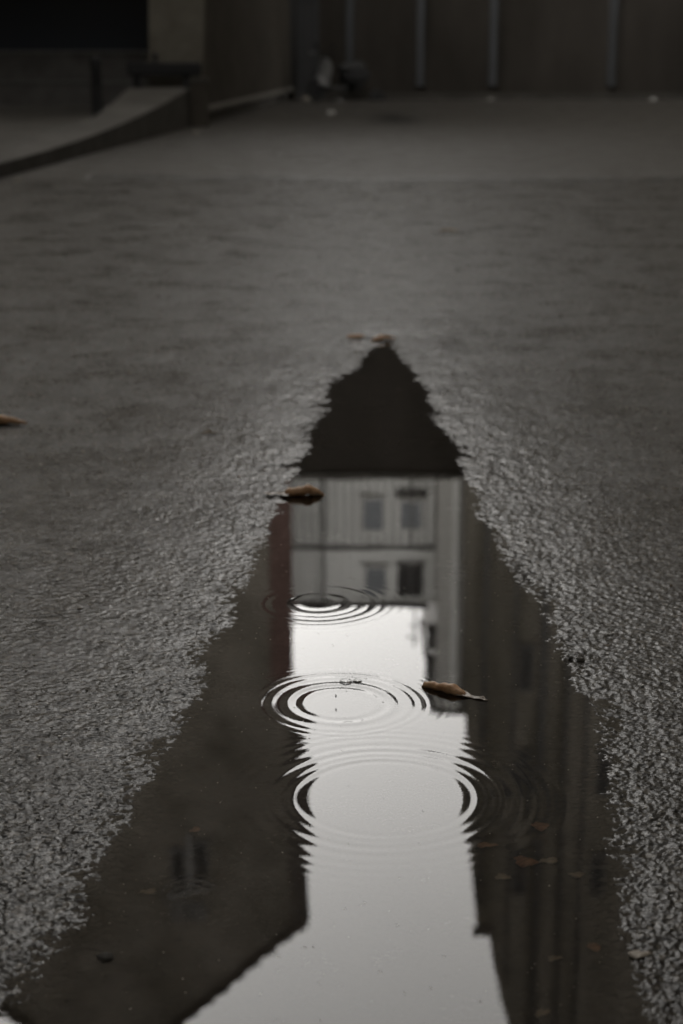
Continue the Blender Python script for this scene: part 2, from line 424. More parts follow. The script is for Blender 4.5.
def make_water():
    ys = list(np.arange(0.66, 1.9, 0.03)) + list(np.arange(1.9, 5.0, 0.0036))
    y = 5.0
    while y < 8.1: ys.append(y); y += 0.009
    ys = np.array(ys); xs = np.arange(-0.75, 0.75, 0.0040)
    X, Y = np.meshgrid(xs, ys)
    Z = np.zeros_like(X); SD = np.zeros_like(X)
    for a in range(0, len(ys), 200):
        Z[a:a+200] = wave_h(X[a:a+200], Y[a:a+200]); SD[a:a+200] = pud_sd(X[a:a+200], Y[a:a+200])
    nr, nc = X.shape
    i = np.arange((nr-1)*(nc-1)); r_ = i//(nc-1); c_ = i % (nc-1); b = r_*nc+c_
    quads = np.stack([b, b+1, b+nc+1, b+nc], 1)
    keep = SD.ravel()[quads].min(1) < 0.16
    quads = quads[keep]
    used, inv = np.unique(quads.ravel(), return_inverse=True)
    co = np.stack([X, Y, Z], -1).reshape(-1, 3)[used].astype(np.float32)
    quads = inv.reshape(-1, 4).astype(np.int32)
    me = bpy.data.meshes.new('puddle_water')
    me.vertices.add(len(co)); me.vertices.foreach_set('co', co.ravel())
    me.loops.add(quads.size); me.loops.foreach_set('vertex_index', quads.ravel())
    me.polygons.add(len(quads)); me.polygons.foreach_set('loop_start', np.arange(0, quads.size, 4, dtype=np.int32))
    me.polygons.foreach_set('use_smooth', np.ones(len(quads), bool))
    me.update(calc_edges=True)
    m = bpy.data.materials.new('murky_water'); m.use_nodes = True
    nt = m.node_tree; N, L = nt.nodes, nt.links; N.clear()
    out = N.new('ShaderNodeOutputMaterial'); fr = N.new('ShaderNodeFresnel'); fr.inputs['IOR'].default_value = 1.333
    tr = N.new('ShaderNodeBsdfTransparent'); tr.inputs['Color'].default_value = (0.62,0.575,0.51,1)
    gl = N.new('ShaderNodeBsdfGlossy'); gl.inputs['Roughness'].default_value = 0.0; gl.inputs['Color'].default_value = (1,1,1,1)
    mx = N.new('ShaderNodeMixShader')
    L.new(fr.outputs[0], mx.inputs[0]); L.new(tr.outputs[0], mx.inputs[1]); L.new(gl.outputs[0], mx.inputs[2])
    L.new(mx.outputs[0], out.inputs['Surface'])
    me.materials.append(m)
    M['water'] = m
    o = bpy.data.objects.new('puddle_water', me); COL.objects.link(o)
    tag(o, 'dark mirror-like puddle with rings from raindrops', 'puddle', kind='structure')
make_water()

# ------------------------------------------------------------------ leaves and litter
def curled_leaf(name, L_, W, curl, seed, mt, loc, rz, pitch=0.0, taper=1.0, thick=0.0006, wave=0.15, lean=0.0):
    rnd = random.Random(seed)
    ns, nt_ = 34, 20
    p1, p2, p3 = rnd.uniform(0,6), rnd.uniform(0,6), rnd.uniform(0,6)
    vs, fs = [], []
    for i in range(ns+1):
        s = i/ns
        w = W*max(0.02, math.sin(math.pi*min(1, (0.03+s*0.97))**0.8))**taper*(1+0.10*math.sin(9*s+p1)+0.05*math.sin(23*s+p2))
        cu = curl*(1+0.25*math.sin(3*s+p3))
        rad = w/max(cu, 0.05)
        x = (s-0.5)*L_
        yc = 0.05*L_*math.sin(2.2*s+p1)*0.5
        zc = 0.02*L_*math.sin(3.1*s+p2)*0.5
        low = min(-math.cos((j/nt_-0.5)*cu+lean) for j in range(nt_+1))*rad
        for j in range(nt_+1):
            t = (j/nt_-0.5)
            a = t*cu + lean
            rr = rad*(1 - 0.22*(t+0.5)) * (1+wave*0.12*math.sin(14*s+6*t+p3))
            vs.append((x + 0.004*math.sin(8*t+5*s+p1), yc + rr*math.sin(a), zc - low - rr*math.cos(a) + 0.0012*math.sin(25*s+p2)*abs(t)*2))
    zm = min(p[2] for p in vs); vs = [(p[0], p[1], p[2]-zm) for p in vs]
    for i in range(ns):
        for j in range(nt_):
            a = i*(nt_+1)+j
            fs.append((a, a+1, a+nt_+2, a+nt_+1))
    mb = MB(); mb.add(vs, fs, True)
    o = mb.build(name, mt)
    sol = o.modifiers.new('solid', 'SOLIDIFY'); sol.thickness = thick; sol.offset = 0
    o.rotation_euler = (0, pitch, rz)
    o.location = loc
    return o

def leaf_tail(name, L_, W, seed, mt, parent, loc, rz):
    rnd = random.Random(seed); ns, nt_ = 30, 10; vs, fs = [], []
    for i in range(ns+1):
        s = i/ns
        w = W*(0.35+0.65*abs(math.sin(5.3*s+0.7)))*(1-s**3)*0.9+0.0008
        for j in range(nt_+1):
            t = j/nt_-0.5
            vs.append((s*L_, w*t + 0.003*math.sin(11*s), 0.0022+0.0042*vn(s*9+seed, t*4)+0.0018*math.cos(3*t)*(1-s)))
    for i in range(ns):
        for j in range(nt_):
            a = i*(nt_+1)+j; fs.append((a, a+1, a+nt_+2, a+nt_+1))
    o = MB().add(vs, fs, True).build(name, mt, parent)
    sol = o.modifiers.new('solid', 'SOLIDIFY'); sol.thickness = 0.0008; sol.offset = 0
    o.location = loc; o.rotation_euler = (0, 0, rz)
    return o
def vn(a, b): return float(vnoise(np.array([a]), np.array([b]), 3)[0])

g_leaf = 'dry curled leaves lying about the puddle'
# main rolled leaf floating right of the ring
o = curled_leaf('curled_leaf', 0.105, 0.056, 5.2, 3, M['leaf'], (0.227,3.53,-0.003), math.atan2(-0.058,0.100), taper=0.22, lean=3.5)
tag(o, 'long tan rolled leaf with frayed wet tail floating right of the rain rings', 'leaf', g_leaf)
leaf_tail('leaf_tail', 0.074, 0.034, 5, M['leaf_wet'], o, (0.036,0.0,0.003), -0.02)
# brown leaf at the left shore
o = curled_leaf('curled_leaf', 0.125, 0.105, 4.8, 8, M['leaf'], (-0.120,5.20,-0.003), 0.16, taper=0.5, lean=3.4)
tag(o, 'orange brown curled leaf with dark stem end at the left shore of the puddle', 'leaf', g_leaf)
leaf_tail('leaf_tail', 0.085, 0.055, 12, M['leaf_wet'], o, (-0.045,0.0,0.010), math.pi-0.20)
o = curled_leaf('curled_leaf', 0.085, 0.055, 2.6, 21, M['leaf'], (0.070,8.10,gz(0.07,8.10)+0.002), -0.15, taper=0.7, lean=3.2)
tag(o, 'small brown curled leaf beyond the puddle tip, left of the pair', 'leaf', g_leaf)
o = curled_leaf('curled_leaf', 0.130, 0.070, 2.6, 27, M['leaf'], (0.200,8.05,gz(0.2,8.05)+0.003), 0.45, taper=0.8, lean=3.0)
tag(o, 'bent brown leaf touching the puddle tip, right of the pair', 'leaf', g_leaf)
o = curled_leaf('curled_leaf', 0.165, 0.090, 4.6, 33, M['leaf'], (-1.25,6.17,gz(-1.25,6.17)+0.002), -0.10, taper=0.5, lean=3.2)
tag(o, 'thick brown rolled leaf on dry asphalt at the left edge of the picture', 'leaf', g_leaf)
o = curled_leaf('curled_leaf', 0.060, 0.030, 1.8, 35, M['leaf_pale'], (-0.48,6.03,gz(-0.48,6.03)+0.002), 0.1, taper=0.7)
tag(o, 'faint pale flat leaf alone on the asphalt left of the puddle', 'leaf', g_leaf)
o = curled_leaf('curled_leaf', 0.14, 0.07, 1.2, 39, M['leaf_pale'], (0.80,12.65,gz(0.8,12.65)+0.002), 0.1, taper=0.7)
tag(o, 'small far brown leaf on the asphalt beyond the puddle, upper middle', 'leaf', g_leaf)

def flat_leaf(L_, W, seed, mt, x, y, rz, label):
    rnd = random.Random(seed); pts = []; n = 26
    for i in range(n):
        a = 2*math.pi*i/n
        r_ = 1+0.16*math.sin(3*a+seed)+0.10*math.sin(7*a+seed*2)+rnd.uniform(-.06,.06)
        pts.append((0.5*L_*math.cos(a)*r_, 0.5*W*math.sin(a)*r_))
    vs = [(0,0,0.0015)]; fs = []
    for k, q in enumerate((0.5, 1.0)):
        for (px, py) in pts: vs.append((px*q, py*q, 0.0008*math.sin(px*300+seed)+0.0006*rnd.random()))
    for i in range(n):
        j = (i+1) % n
        fs += [(0, 1+i, 1+j), (1+i, 1+n+i, 1+n+j, 1+j)]
    o = MB().add(vs, fs, True).build('sunken_leaf', mt)
    sol = o.modifiers.new('solid', 'SOLIDIFY'); sol.thickness = 0.0006
    o.location = (x, y, gz(x, y)+0.0028); o.rotation_euler = (0,0,rz)
    tag(o, label, 'sunken leaf', 'leaf scraps under the water')
    return o
for L_, W, sd_, mt, x, y, rz, lb in [
    (0.030,0.034,1,'leaf',0.368,2.872,0.3,'round orange leaf scrap under water, highest of the right side scraps'),
    (0.036,0.018,2,'leaf',0.262,2.803,0.1,'orange scrap under water beside the sky reflection edge'),
    (0.028,0.020,3,'leaf_pale',0.281,2.681,0.0,'pale scrap under water just right of the sky reflection'),
    (0.036,0.042,4,'leaf',0.325,2.735,0.8,'brown curled scrap under water between two pale scraps'),
    (0.034,0.020,5,'leaf_pale',0.368,2.735,0.2,'pale oval scrap under water right of the brown one'),
    (0.026,0.018,6,'leaf_pale',0.410,2.68,0.1,'pale scrap under water furthest right above the shore'),
    (0.020,0.026,7,'leaf',0.405,2.434,0.4,'small brown scrap under water low near the right shore'),
    (0.034,0.022,8,'leaf_pale',0.470,2.40,0.2,'pale forked scrap under water at the lower right shore'),
    (0.024,0.014,9,'leaf_pale',0.338,2.405,0.5,'tiny pale scrap under water at the bottom right'),
    (0.026,0.016,10,'leaf_pale',0.30,2.25,0.7,'tiny pale scrap under water by the bottom edge'),
    (0.030,0.018,11,'leaf_pale',-0.33,2.62,0.2,'dull pale scrap under water in the dark left part'),
    (0.024,0.016,12,'leaf',-0.27,2.86,0.9,'dull brown scrap under water left of the rain rings'),
]: flat_leaf(L_, W, sd_, M['leaf_sunk' if mt == 'leaf' else 'leaf_pale_sunk'], x, y, rz, lb)

def pebble(name, x, y, r_, seed, mt, label, cat, group, z=None, squash=0.6):
    bm = bmesh.new(); bmesh.ops.create_icosphere(bm, subdivisions=3, radius=r_)
    for v in bm.verts:
        n = v.co.normalized()
        k = 1+0.45*vn(n.x*1.6+seed, n.y*1.6+n.z*2)+0.2*vn(n.x*4+seed, n.z*4-n.y*3)
        v.co = Vector((v.co.x*k*1.15, v.co.y*k, v.co.z*k*squash))
    me = bpy.data.meshes.new(name); bm.to_mesh(me); bm.free()
    me.polygons.foreach_set('use_smooth', [cat == 'pebble']*len(me.polygons)); me.materials.append(mt)
    o = bpy.data.objects.new(name, me); COL.objects.link(o)
    o.location = (x, y, (gz(x, y) if z is None else z)+r_*squash*0.7)
    tag(o, label, cat, group); return o
pebble('pebble', 0.556, 3.719, 0.0085, 4, M['skirting'], 'pale pebble at the right shore, larger of the two', 'pebble', 'pebbles at the right shore')
pebble('pebble', 0.536, 3.735, 0.0055, 9, M['skirting'], 'pale pebble at the right shore, smaller of the two', 'pebble', 'pebbles at the right shore')
pebble('pebble', -0.374, 2.397, 0.013, 14, M['kerb'], 'dark wet pebble breaking the water at the lower left', 'pebble', 'pebbles at the right shore')['group'] = 'pebbles in the puddle'

g_lit = 'scraps of litter on the far asphalt'
pebble('litter_scrap', -0.79, 39.2, 0.09, 5, M['crepe'], 'crumpled white litter at the foot of the dark door', 'litter', g_lit)
pebble('litter_scrap', -0.195, 32.4, 0.07, 7, M['paper'], 'small white scrap on the asphalt in front of the scooter', 'litter', g_lit)
pebble('litter_scrap', -3.22, 17.2, 0.030, 9, M['crepe'], 'dirty pale scrap by the kerb at the left edge', 'litter', g_lit)
pebble('litter_scrap', -2.18, 26.0, 0.035, 19, M['crepe'], 'dirty pale scrap by the ramp foot', 'litter', g_lit)
pebble('litter_scrap', 3.35, 39.3, 0.05, 23, M['paper'], 'tiny white scrap at the foot of the far wall, left of two', 'litter', g_lit)
pebble('litter_scrap', 7.0, 39.3, 0.06, 29, M['paper'], 'tiny white scrap at the foot of the far wall, far right', 'litter', g_lit)

# fine dust and bits afloat / small stones and flecks on the asphalt: uncountable
def specks(name, n, gen, mt, label, cat):
    rnd = random.Random(77); mb = MB()
    for _ in range(n):
        x, y, z, s = gen(rnd)
        a = rnd.uniform(0, 6.28); k = rnd.randint(4, 6); e = rnd.uniform(.35, 1)
        top = [(x+s*math.cos(a+6.283*i/k)*rnd.uniform(.7,1.2), y+s*e*math.sin(a+6.283*i/k), z+s*rnd.uniform(.25,.5)) for i in range(k)]
        bot = [(p[0]*1.0, p[1], z-s*0.2) for p in top]
        mb.add(top+bot, [tuple(range(k))]+[(i, i+k, (i+1) % k+k, (i+1) % k) for i in range(k)])
    o = mb.build(name, mt); tag(o, label, cat, kind='stuff'); return o
def gen_float(r_):
    while True:
        y = 2.1+2.9*r_.random()**1.1; x = r_.uniform(-.5, .55)
        if pud_sd(np.array([x]), np.array([y]))[0] < -0.02: return x, y, 0.0, r_.choice([.0006,.0008,.0011,.0016])
specks('floating_dust', 420, gen_float, M['crepe'], 'tiny pale specks of dust afloat on the puddle', 'dust')
def gen_gravel(r_):
    while True:
        y = 2.4+15*r_.random()**1.5; x = y*r_.uniform(-.24, .24)
        if pud_sd(np.array([x]), np.array([y]))[0] > 0.06: return x, y, gz(x, y)+.0005, r_.choice([.0011,.0015,.0025])*(0.6+y/3.2)
specks('loose_grit', 5500, gen_gravel, M['grit'], 'loose pale grit scattered over the wet asphalt', 'grit')
def gen_dark(r_):
    while True:
        y = 2.6*(10/2.6)**r_.random(); x = y*r_.uniform(-.22, .22)
        if pud_sd(np.array([x]), np.array([y]))[0] > 0.06: return x, y, gz(x, y)+.0005, r_.choice([.0015,.0025,.005])*(1+y/12)
specks('plant_crumbs', 70, gen_dark, M['leaf_wet'], 'dark sodden plant crumbs scattered over the asphalt', 'crumbs')

# bubbles on the far side of the ring and the drop above its centre
fm = bpy.data.materials.new('bubble_film'); fm.use_nodes = True; FN, FL = fm.node_tree.nodes, fm.node_tree.links; FN.clear()
_o = FN.new('ShaderNodeOutputMaterial'); _f = FN.new('ShaderNodeFresnel'); _f.inputs['IOR'].default_value = 1.12
_t = FN.new('ShaderNodeBsdfTransparent'); _g = FN.new('ShaderNodeBsdfGlossy'); _g.inputs['Roughness'].default_value = 0.05; _m = FN.new('ShaderNodeMixShader')
FL.new(_f.outputs[0], _m.inputs[0]); FL.new(_t.outputs[0], _m.inputs[1]); FL.new(_g.outputs[0], _m.inputs[2]); FL.new(_m.outputs[0], _o.inputs['Surface'])
def bubble(x, y, r_, label):
    prof = [(r_*math.cos(a), r_*0.42*math.sin(a)) for a in [R(q) for q in range(0, 90, 10)]] + [(0.0003, r_*0.42)]
    o = MB().lathe(prof, (0,0,0), 24).build('bubble', fm); o.location = (x, y, 0.0002)
    tag(o, label, 'bubble', 'bubbles on the ring')
bubble(0.010, 3.585, 0.0150, 'clear round bubble on the back of the rain ring, larger of two')
bubble(0.036, 3.590, 0.0100, 'clear small bubble beside the larger one on the rain ring')
o = MB().lathe([(0.0001,-0.004),(0.0011,-0.0028),(0.0015,-0.001),(0.0014,0.001),(0.0008,0.003),(0.0001,0.0052)], (0,0,0), 12).build('raindrop', M['pipe'])
o.location = (-0.012, 3.46, 0.016)
tag(o, 'thin falling raindrop above the centre of the rings', 'raindrop')

# ------------------------------------------------------------------ far wall
def window(parent, x0, x1, z0, z1, y, glass, fr=None, head=False, mull=True, depth=0.12):
    """sits in front of wall plane y; frame with reveal, sash bars, pane, sill"""
    fr = fr or M['frame']; t = 0.07
    mb = MB()
    mb.box(x0, x0+t, y-0.05, y+0.02, z0, z1).box(x1-t, x1, y-0.05, y+0.02, z0, z1)
    mb.box(x0+t, x1-t, y-0.05, y+0.02, z0, z0+t).box(x0+t, x1-t, y-0.05, y+0.02, z1-t, z1)
    if mull: mb.box((x0+x1)/2-.025, (x0+x1)/2+.025, y-0.04, y+0.0, z0+t, z1-t)
    w = mb.build('window', fr, parent)
    MB().box(x0+t, x1-t, y-0.012, y-0.006, z0+t, z1-t).build('pane', glass, w)
    MB().box(x0-.06, x1+.06, y-0.12, y+0.01, z0-.07, z0-.003).build('sill', M['sill'] if fr is M['frame'] else fr, w)
    if head: MB().box(x0-.10, x1+.10, y-0.16, y+0.01, z1+.003, z1+.16).build('shutter_box', M['grey_frame'], w)
    return w

w = empty('warehouse_wall', (3, 40, 0))
tag(w, 'tall dark blank wall with thin pale vertical ribs closing the yard', 'wall')
def ch(mb, name, m, par, bevel=0.0):
    """mesh given in world coordinates, stored relative to its parent's base"""
    base = Vector((0,0,0)); p = par
    while p is not None: base += p.location; p = p.parent
    mb.v = [(a-base.x, b-base.y, c-base.z) for a, b, c in mb.v]
    return mb.build(name, m, par, bevel)
ch(MB().prism_xz([(-8,0),(22,0),(22,8.80),(-8,8.80)], 40.0, 40.5), 'wall_face', M['wall_dark'], w)
ch(MB().box(-8.1, 22, 39.92, 40.58, 8.803, 8.95), 'coping', M['coping'], w)
for x in (0.19, 1.79, 3.44, 6.14, 9.0, 12.0):
    ch(MB().box(x-.085, x+.085, 39.86, 39.998, 0.35, 3.6).box(x-.10, x+.10, 39.84, 39.998, 0.32, 0.38), 'rib', M['rib'], w)
ch(MB().box(-1.05, 22, 39.90, 39.997, 0.0, 0.16), 'plinth', M['kerb'], w)

d = empty('yard_door', (-0.78, 39.95, 0)); tag(d, 'narrow dark door in the corner left of the scooter', 'door')
ch(MB().box(-1.00,-.96,39.86,39.995,0,2.3).box(-.56,-.52,39.86,39.995,0,2.3).box(-.96,-.56,39.86,39.995,2.24,2.3), 'door_frame', M['rib'], d)
lf = ch(MB().box(-.957,-.563,39.93,39.99,0.02,2.237).box(-.90,-.62,39.918,39.932,.25,1.0).box(-.90,-.62,39.918,39.932,1.2,2.05), 'door_leaf', M['door'], d)
MB().tube([(-.62+.78,-.06,1.05),(-.62+.78,-.09,1.05),(-.72+.78,-.09,1.05)], .010, 8).build('handle', M['steel'], lf)

# ------------------------------------------------------------------ pale house with boarded storey and right wing (seen in the puddle)
hb = empty('pale_house', (0, 60, 0))
tag(hb, 'pale house with boarded storey and four windows mirrored mid puddle', 'house')
ch(MB().box(-4.7, 3.10, 60, 68, 0, 18.90).box(3.103, 3.9, 60.05, 67.9, 0, 18.85), 'wall', M['light_wall'], hb)
cl = MB(); x = -4.7; rnd = random.Random(4)
while x < 3.35:
    wd = 0.30; e = rnd.uniform(0, .012)
    cl.box(x+.028, min(x+wd, 3.38)-.028, 59.91-e, 59.973, 9.0, 16.62); x += wd
ch(cl, 'board_cladding', M['cladding'], hb)
ch(MB().box(-4.69, 3.36, 59.975, 59.9985, 9.0, 16.6), 'cladding_backing', M['frame_dark'], hb)
ch(MB().box(-4.72, 3.4, 59.86, 59.997, 16.64, 16.80), 'storey_band', M['band'], hb)
ch(MB().box(-4.75, 3.20, 59.72, 68.2, 18.903, 19.02), 'roof', M['band'], hb)
ch(MB().tube([(-0.65,59.80,9),(-0.65,59.80,18.9)], .045, 10), 'downpipe', M['ledge'], hb)
ch(MB().tube([(2.55,59.82,9),(2.55,59.82,16.6)], .03, 8), 'downpipe', M['ledge'], hb)
def win_on(par, yplane, x0, x1, z0, z1, glass, **k):
    base = par.location
    return window(par, x0-base.x, x1-base.x, z0-base.z, z1-base.z, yplane-base.y, glass, **k)
win_on(hb, 59.89, 0.74, 1.58, 14.78, 16.10, M['glass_blue'], mull=False)
win_on(hb, 59.89, 2.10, 2.98, 14.86, 16.06, M['glass_blue'], mull=False)
for q in (ch(MB().box(2.02, 3.05, 59.70, 59.90, 14.50, 14.76), 'window_box', M['band'], hb),): q['label'] = 'dark window box under the right window'
win_on(hb, 59.97, 0.83, 1.68, 17.44, 18.60, M['glass_blue'], mull=False)
win_on(hb, 59.97, 2.07, 3.02, 17.36, 18.62, M['glass_dark'], mull=True, fr=M['grey_frame'])
win_on(hb, 59.89, -3.9, -2.7, 14.78, 16.10, M['glass_blue'], mull=False)

wg = empty('grey_tower_block', (6, 58, 0))
tag(wg, 'taller grey block right of the pale house, mirrored beside its windows', 'tower block')
ch(MB().box(3.42, 7.7, 58, 68, 0, 22.3), 'wall', M['wing'], wg)
ch(MB().box(3.30, 7.8, 57.93, 68.1, 22.303, 22.50), 'roof', M['band'], wg)
ch(MB().box(3.95, 4.15, 57.88, 57.997, 8, 22.3), 'pilaster', M['cladding'], wg)
ch(MB().box(4.36, 4.60, 57.9, 57.997, 8, 22.3), 'dark_strip', M['band'], wg)
for z in (19.2, 20.4, 21.5):
    ch(MB().box(3.06, 3.40, 57.9, 58.6, z, z+.10).box(3.06,3.10,57.9,58.6,z+.1,z+.75).box(3.10,3.40,57.9,57.94,z+.1,z+.75), 'balcony', M['pipe'], wg)
an = empty('roof_antenna', (2.75, 60.4, 19.02)); tag(an, 'thin antenna mast on the flat roof edge of the pale house', 'antenna')
ch(MB().tube([(2.75,60.4,19.02),(2.75,60.4,20.75)], .035, 8), 'mast', M['pipe'], an)
ch(MB().tube([(2.45,60.4,20.3),(2.95,60.4,20.45)], .03, 6).tube([(2.55,60.4,19.9),(2.9,60.4,20.0)], .03, 6).tube([(2.75,60.1,20.6),(2.75,60.7,20.6)], .02, 6), 'crossbar', M['pipe'], an)

# ------------------------------------------------------------------ dark gabled house on the left (mirrored)
lb = empty('gabled_house', (-6, 42, 0))
tag(lb, 'dark gabled house with stepped tile edge mirrored left of the sky', 'house')
ch(MB().prism_xz([(-13,-.41),(-1.86,-.41),(-1.86,15.6),(-1.10,16.2),(-1.06,21.5),(-1.25,22.2),(-4.24,24.8),(-6.6,26.9),(-13,22.5),(-34,22.5),(-34,-.41)], 42, 43.1), 'wall', M['left_wall'], lb)  # unseen run far left added to block the sun
ch(MB().prism_xz([(-13,-.41),(-3.6,-.41),(-3.6,24),(-6.6,26.8),(-13,21.4)], 43.1, 54), 'rear_wing', M['left_wall'], lb)
ch(MB().box(-1.855, -1.30, 41.96, 43.0, -.41, 15.6), 'brick_pier', M['red'], lb)
rf = MB(); n = 13
for i in range(n):        # overlapping verge tiles
    a = i/n; b2 = (i+1.15)/n
    xa, za = -0.96+(-6.6+0.96)*a, 21.9+(27.0-21.9)*a
    xb, zb = -0.96+(-6.6+0.96)*b2, 21.9+(27.0-21.9)*b2
    rf.prism_xz([(xa, za+.02), (xa+.03, za+.20), (xb, zb+.06), (xb, zb-.12)], 41.72-0.004*i, 43.2+(11 if i > 5 else 0))
ch(rf, 'roof', M['roof'], lb)
ch(MB().prism_xz([(-6.6,26.95),(-6.6,27.2),(-13.3,21.6),(-13.3,21.35)], 41.7, 54.2), 'roof_slope', M['roof'], lb)
ch(MB().prism_xz([(-1.35,16.3),(-1.0,16.3),(-.93,18),(-.94,20),(-.90,21.2),(-.88,21.9),(-1.0,22.2),(-1.35,22.4)], 41.80, 41.996), 'corner_boards', M['roof'], lb)
win_on(lb, 41.98, -4.66, -4.24, 19.85, 21.00, M['glass_dark'], fr=M['grey_frame'], mull=False)
win_on(lb, 41.98, -4.02, -3.60, 19.62, 20.75, M['glass_dark'], fr=M['grey_frame'], mull=False)
ch(MB().box(-4.20, -4.06, 41.90, 41.996, 19.4, 21.1), 'mullion_post', M['ledge'], lb)
ch(MB().prism_xz([(-4.8,21.15),(-3.5,20.85),(-3.5,20.99),(-4.8,21.30)], 41.80, 41.996), 'cornice', M['ledge'], lb)
ch(MB().box(-4.7,-3.7,41.93,41.996,21.4,22.0), 'dark_panel', M['plinth'], lb)

# ------------------------------------------------------------------ dark building on the right (mirrored)
rb = empty('dark_apartment_block', (10, 42, 0))
tag(rb, 'dark brown block with downpipes mirrored right of the sky', 'apartment block')
ch(MB().prism_xz([(3.18,-.41),(32,-.41),(32,29),(5.6,29),(5.1,27),(4.72,25.5),(4.42,24.4),(4.14,22.9),(4.10,22.45),(3.76,22.45),(3.66,21.4),(3.47,19.8),(3.34,17.0),(3.22,13),(3.18,9)], 42, 43.2), 'wall', M['right_wall'], rb)  # unseen run far right added to keep wet asphalt reflections dark
ch(MB().box(5.8, 31.8, 43.2, 54, -.41, 28.6), 'rear_wing', M['right_wall'], rb)
ch(MB().box(3.62, 4.2, 41.85, 41.997, 22.2, 22.47), 'cornice', M['roof'], rb)
for x, r_, z1 in ((3.75,.06,21.5),(4.55,.045,24.0),(5.32,.10,28.0),(5.95,.06,28.5),(6.5,.05,28.5)):
    ch(MB().tube([(x,41.86,-.41),(x,41.86,z1)], r_, 10), 'downpipe', M['pipe'], rb)
for x in (4.95, 7.1):
    for z in (11.0, 14.0, 17.0, 20.0):
        win_on(rb, 41.98, x-.26, x+.10, z, z+1.25, M['glass_dark'], fr=M['pipe'], mull=False)

for e in (lb, rb):      # both stand 57 m away, just before the pale house
    e.location = (e.location.x*57/42, 57, 1.4*(57/42-1)); e.scale = (57/42, 0.75, 57/42)

# ------------------------------------------------------------------ low annex on the left with corner pillar
ax = empty('low_annex', (-4, 32, 0)); tag(ax, 'low taupe annex with slanting side wall left of the yard', 'annex')
ch(MB().prism_xy([(-2.27,28.9),(-1.13,39.99),(-9,39.99),(-9,33.3),(-3.12,33.3),(-3.12,28.9)], 0.24, 3.9), 'wall', M['annex'], ax)
ch(MB().prism_xy([(-2.36,28.95),(-1.22,39.98),(-3.0,39.98),(-3.0,28.95)], 0.0, 0.237), 'base', M['plinth'], ax)
ch(MB().prism_xy([(-2.19,28.84),(-1.07,39.9),(-1.14,39.9),(-2.262,28.84)], 0.22, 0.29), 'skirting', M['skirting'], ax)
ch(MB().prism_xz([(-3.16,0.2),(-2.30,0.2),(-2.12,3.9),(-3.04,3.9)], 28.55, 28.895), 'pillar', M['pillar'], ax)
ch(MB().prism_xy([(-2.0,28.4),(-0.95,39.9),(-9.2,39.9),(-9.2,28.4)], 3.903, 4.1), 'roof', M['roof'], ax)
sf = ch(MB().box(-9, -3.13, 33.2, 33.297, 1.12, 3.89), 'shop_glass', M['glass_black'], ax)
ch(MB().box(-9, -3.13, 33.05, 33.297, 0.0, 1.10), 'parapet', M['plinth'], ax)
ch(MB().box(-9, -3.13, 32.98, 33.199, 1.103, 1.15), 'ledge', M['ledge'], ax)
ch(MB().box(-9, -3.13, 32.99, 33.048, 0.56, 0.60), 'ledge', M['ledge'], ax)
ch(MB().tube([(-1.10,39.7,0.25),(-1.10,39.7,3.9)], .035, 10), 'downpipe', M['rib'], ax)

# pavement, ramp and pier
def edge_x(y): return -3.47 + (y-17.5)*(1.06/10.2)
py = [2.0, 8, 14, 17.5, 20, 24, 27.7]
pv = MB().prism_xy([(edge_x(y)-.16, y) for y in py] + [(-3.2,27.7),(-3.2,33.0),(-30,33.0),(-30,2.0)], 0.0, 0.150)
p_ = pv.build('pavement', M['pave']); tag(p_, 'raised grey pavement along the left of the yard', 'pavement', kind='structure')
kb = MB()
ky = list(np.arange(2.0, 18.5, 1.0))
for a, b_ in zip(ky[:-1], ky[1:]):
    kb.prism_xy([(edge_x(a)-.157, a+.006), (edge_x(a), a+.006), (edge_x(b_), b_-.006), (edge_x(b_)-.157, b_-.006)], -.02, 0.157)
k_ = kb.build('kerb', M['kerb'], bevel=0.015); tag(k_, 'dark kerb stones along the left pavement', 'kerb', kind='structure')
rm = empty('ramp', (-2.9, 24, 0)); tag(rm, 'dark sided concrete ramp rising to the annex pillar', 'ramp')
L2 = []
def ramp_z(y): return 0.160+0.44*max(0, min(1, (y-17.5)/10.2))**2.0
rows = list(np.linspace(17.5, 28.5, 18))
vs, fs = [], []
for y in rows:
    xr = edge_x(min(y, 27.7)); xl = -3.75 if y < 22 else -3.75+0.35*min(1, (y-22)/2)
    vs += [(xl, y, 0.0), (xl, y, ramp_z(y)), (xr, y, ramp_z(y)), (xr, y, 0.0)]
for i in range(len(rows)-1):
    a = i*4
    for k in range(3): fs.append((a+k, a+k+1, a+k+5, a+k+4))
fs += [(0,1,2,3), tuple((len(rows)-1)*4+k for k in (3,2,1,0))]
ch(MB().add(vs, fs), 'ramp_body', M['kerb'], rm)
vs2 = []; fs2 = []
for y in rows:
    xr = edge_x(min(y, 27.7))-.02; xl = (-3.75 if y < 22 else -3.75+0.35*min(1, (y-22)/2))+.02
    vs2 += [(xl, y+.004, ramp_z(y)+.004), (xr, y+.004, ramp_z(y)+.004)]
for i in range(len(rows)-1): fs2.append((i*2, i*2+1, i*2+3, i*2+2))
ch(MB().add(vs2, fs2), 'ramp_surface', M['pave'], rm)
pr = empty('stone_pier', (-2.28, 27.95, 0)); tag(pr, 'short square stone pier at the end of the ramp', 'pier')
ch(MB().box(-2.405,-2.13,27.75,28.1,0,0.70), 'shaft', M['annex'], pr, 0.015)
ch(MB().box(-2.42,-2.115,27.73,28.12,0.703,0.76), 'cap', M['kerb'], pr, 0.01)

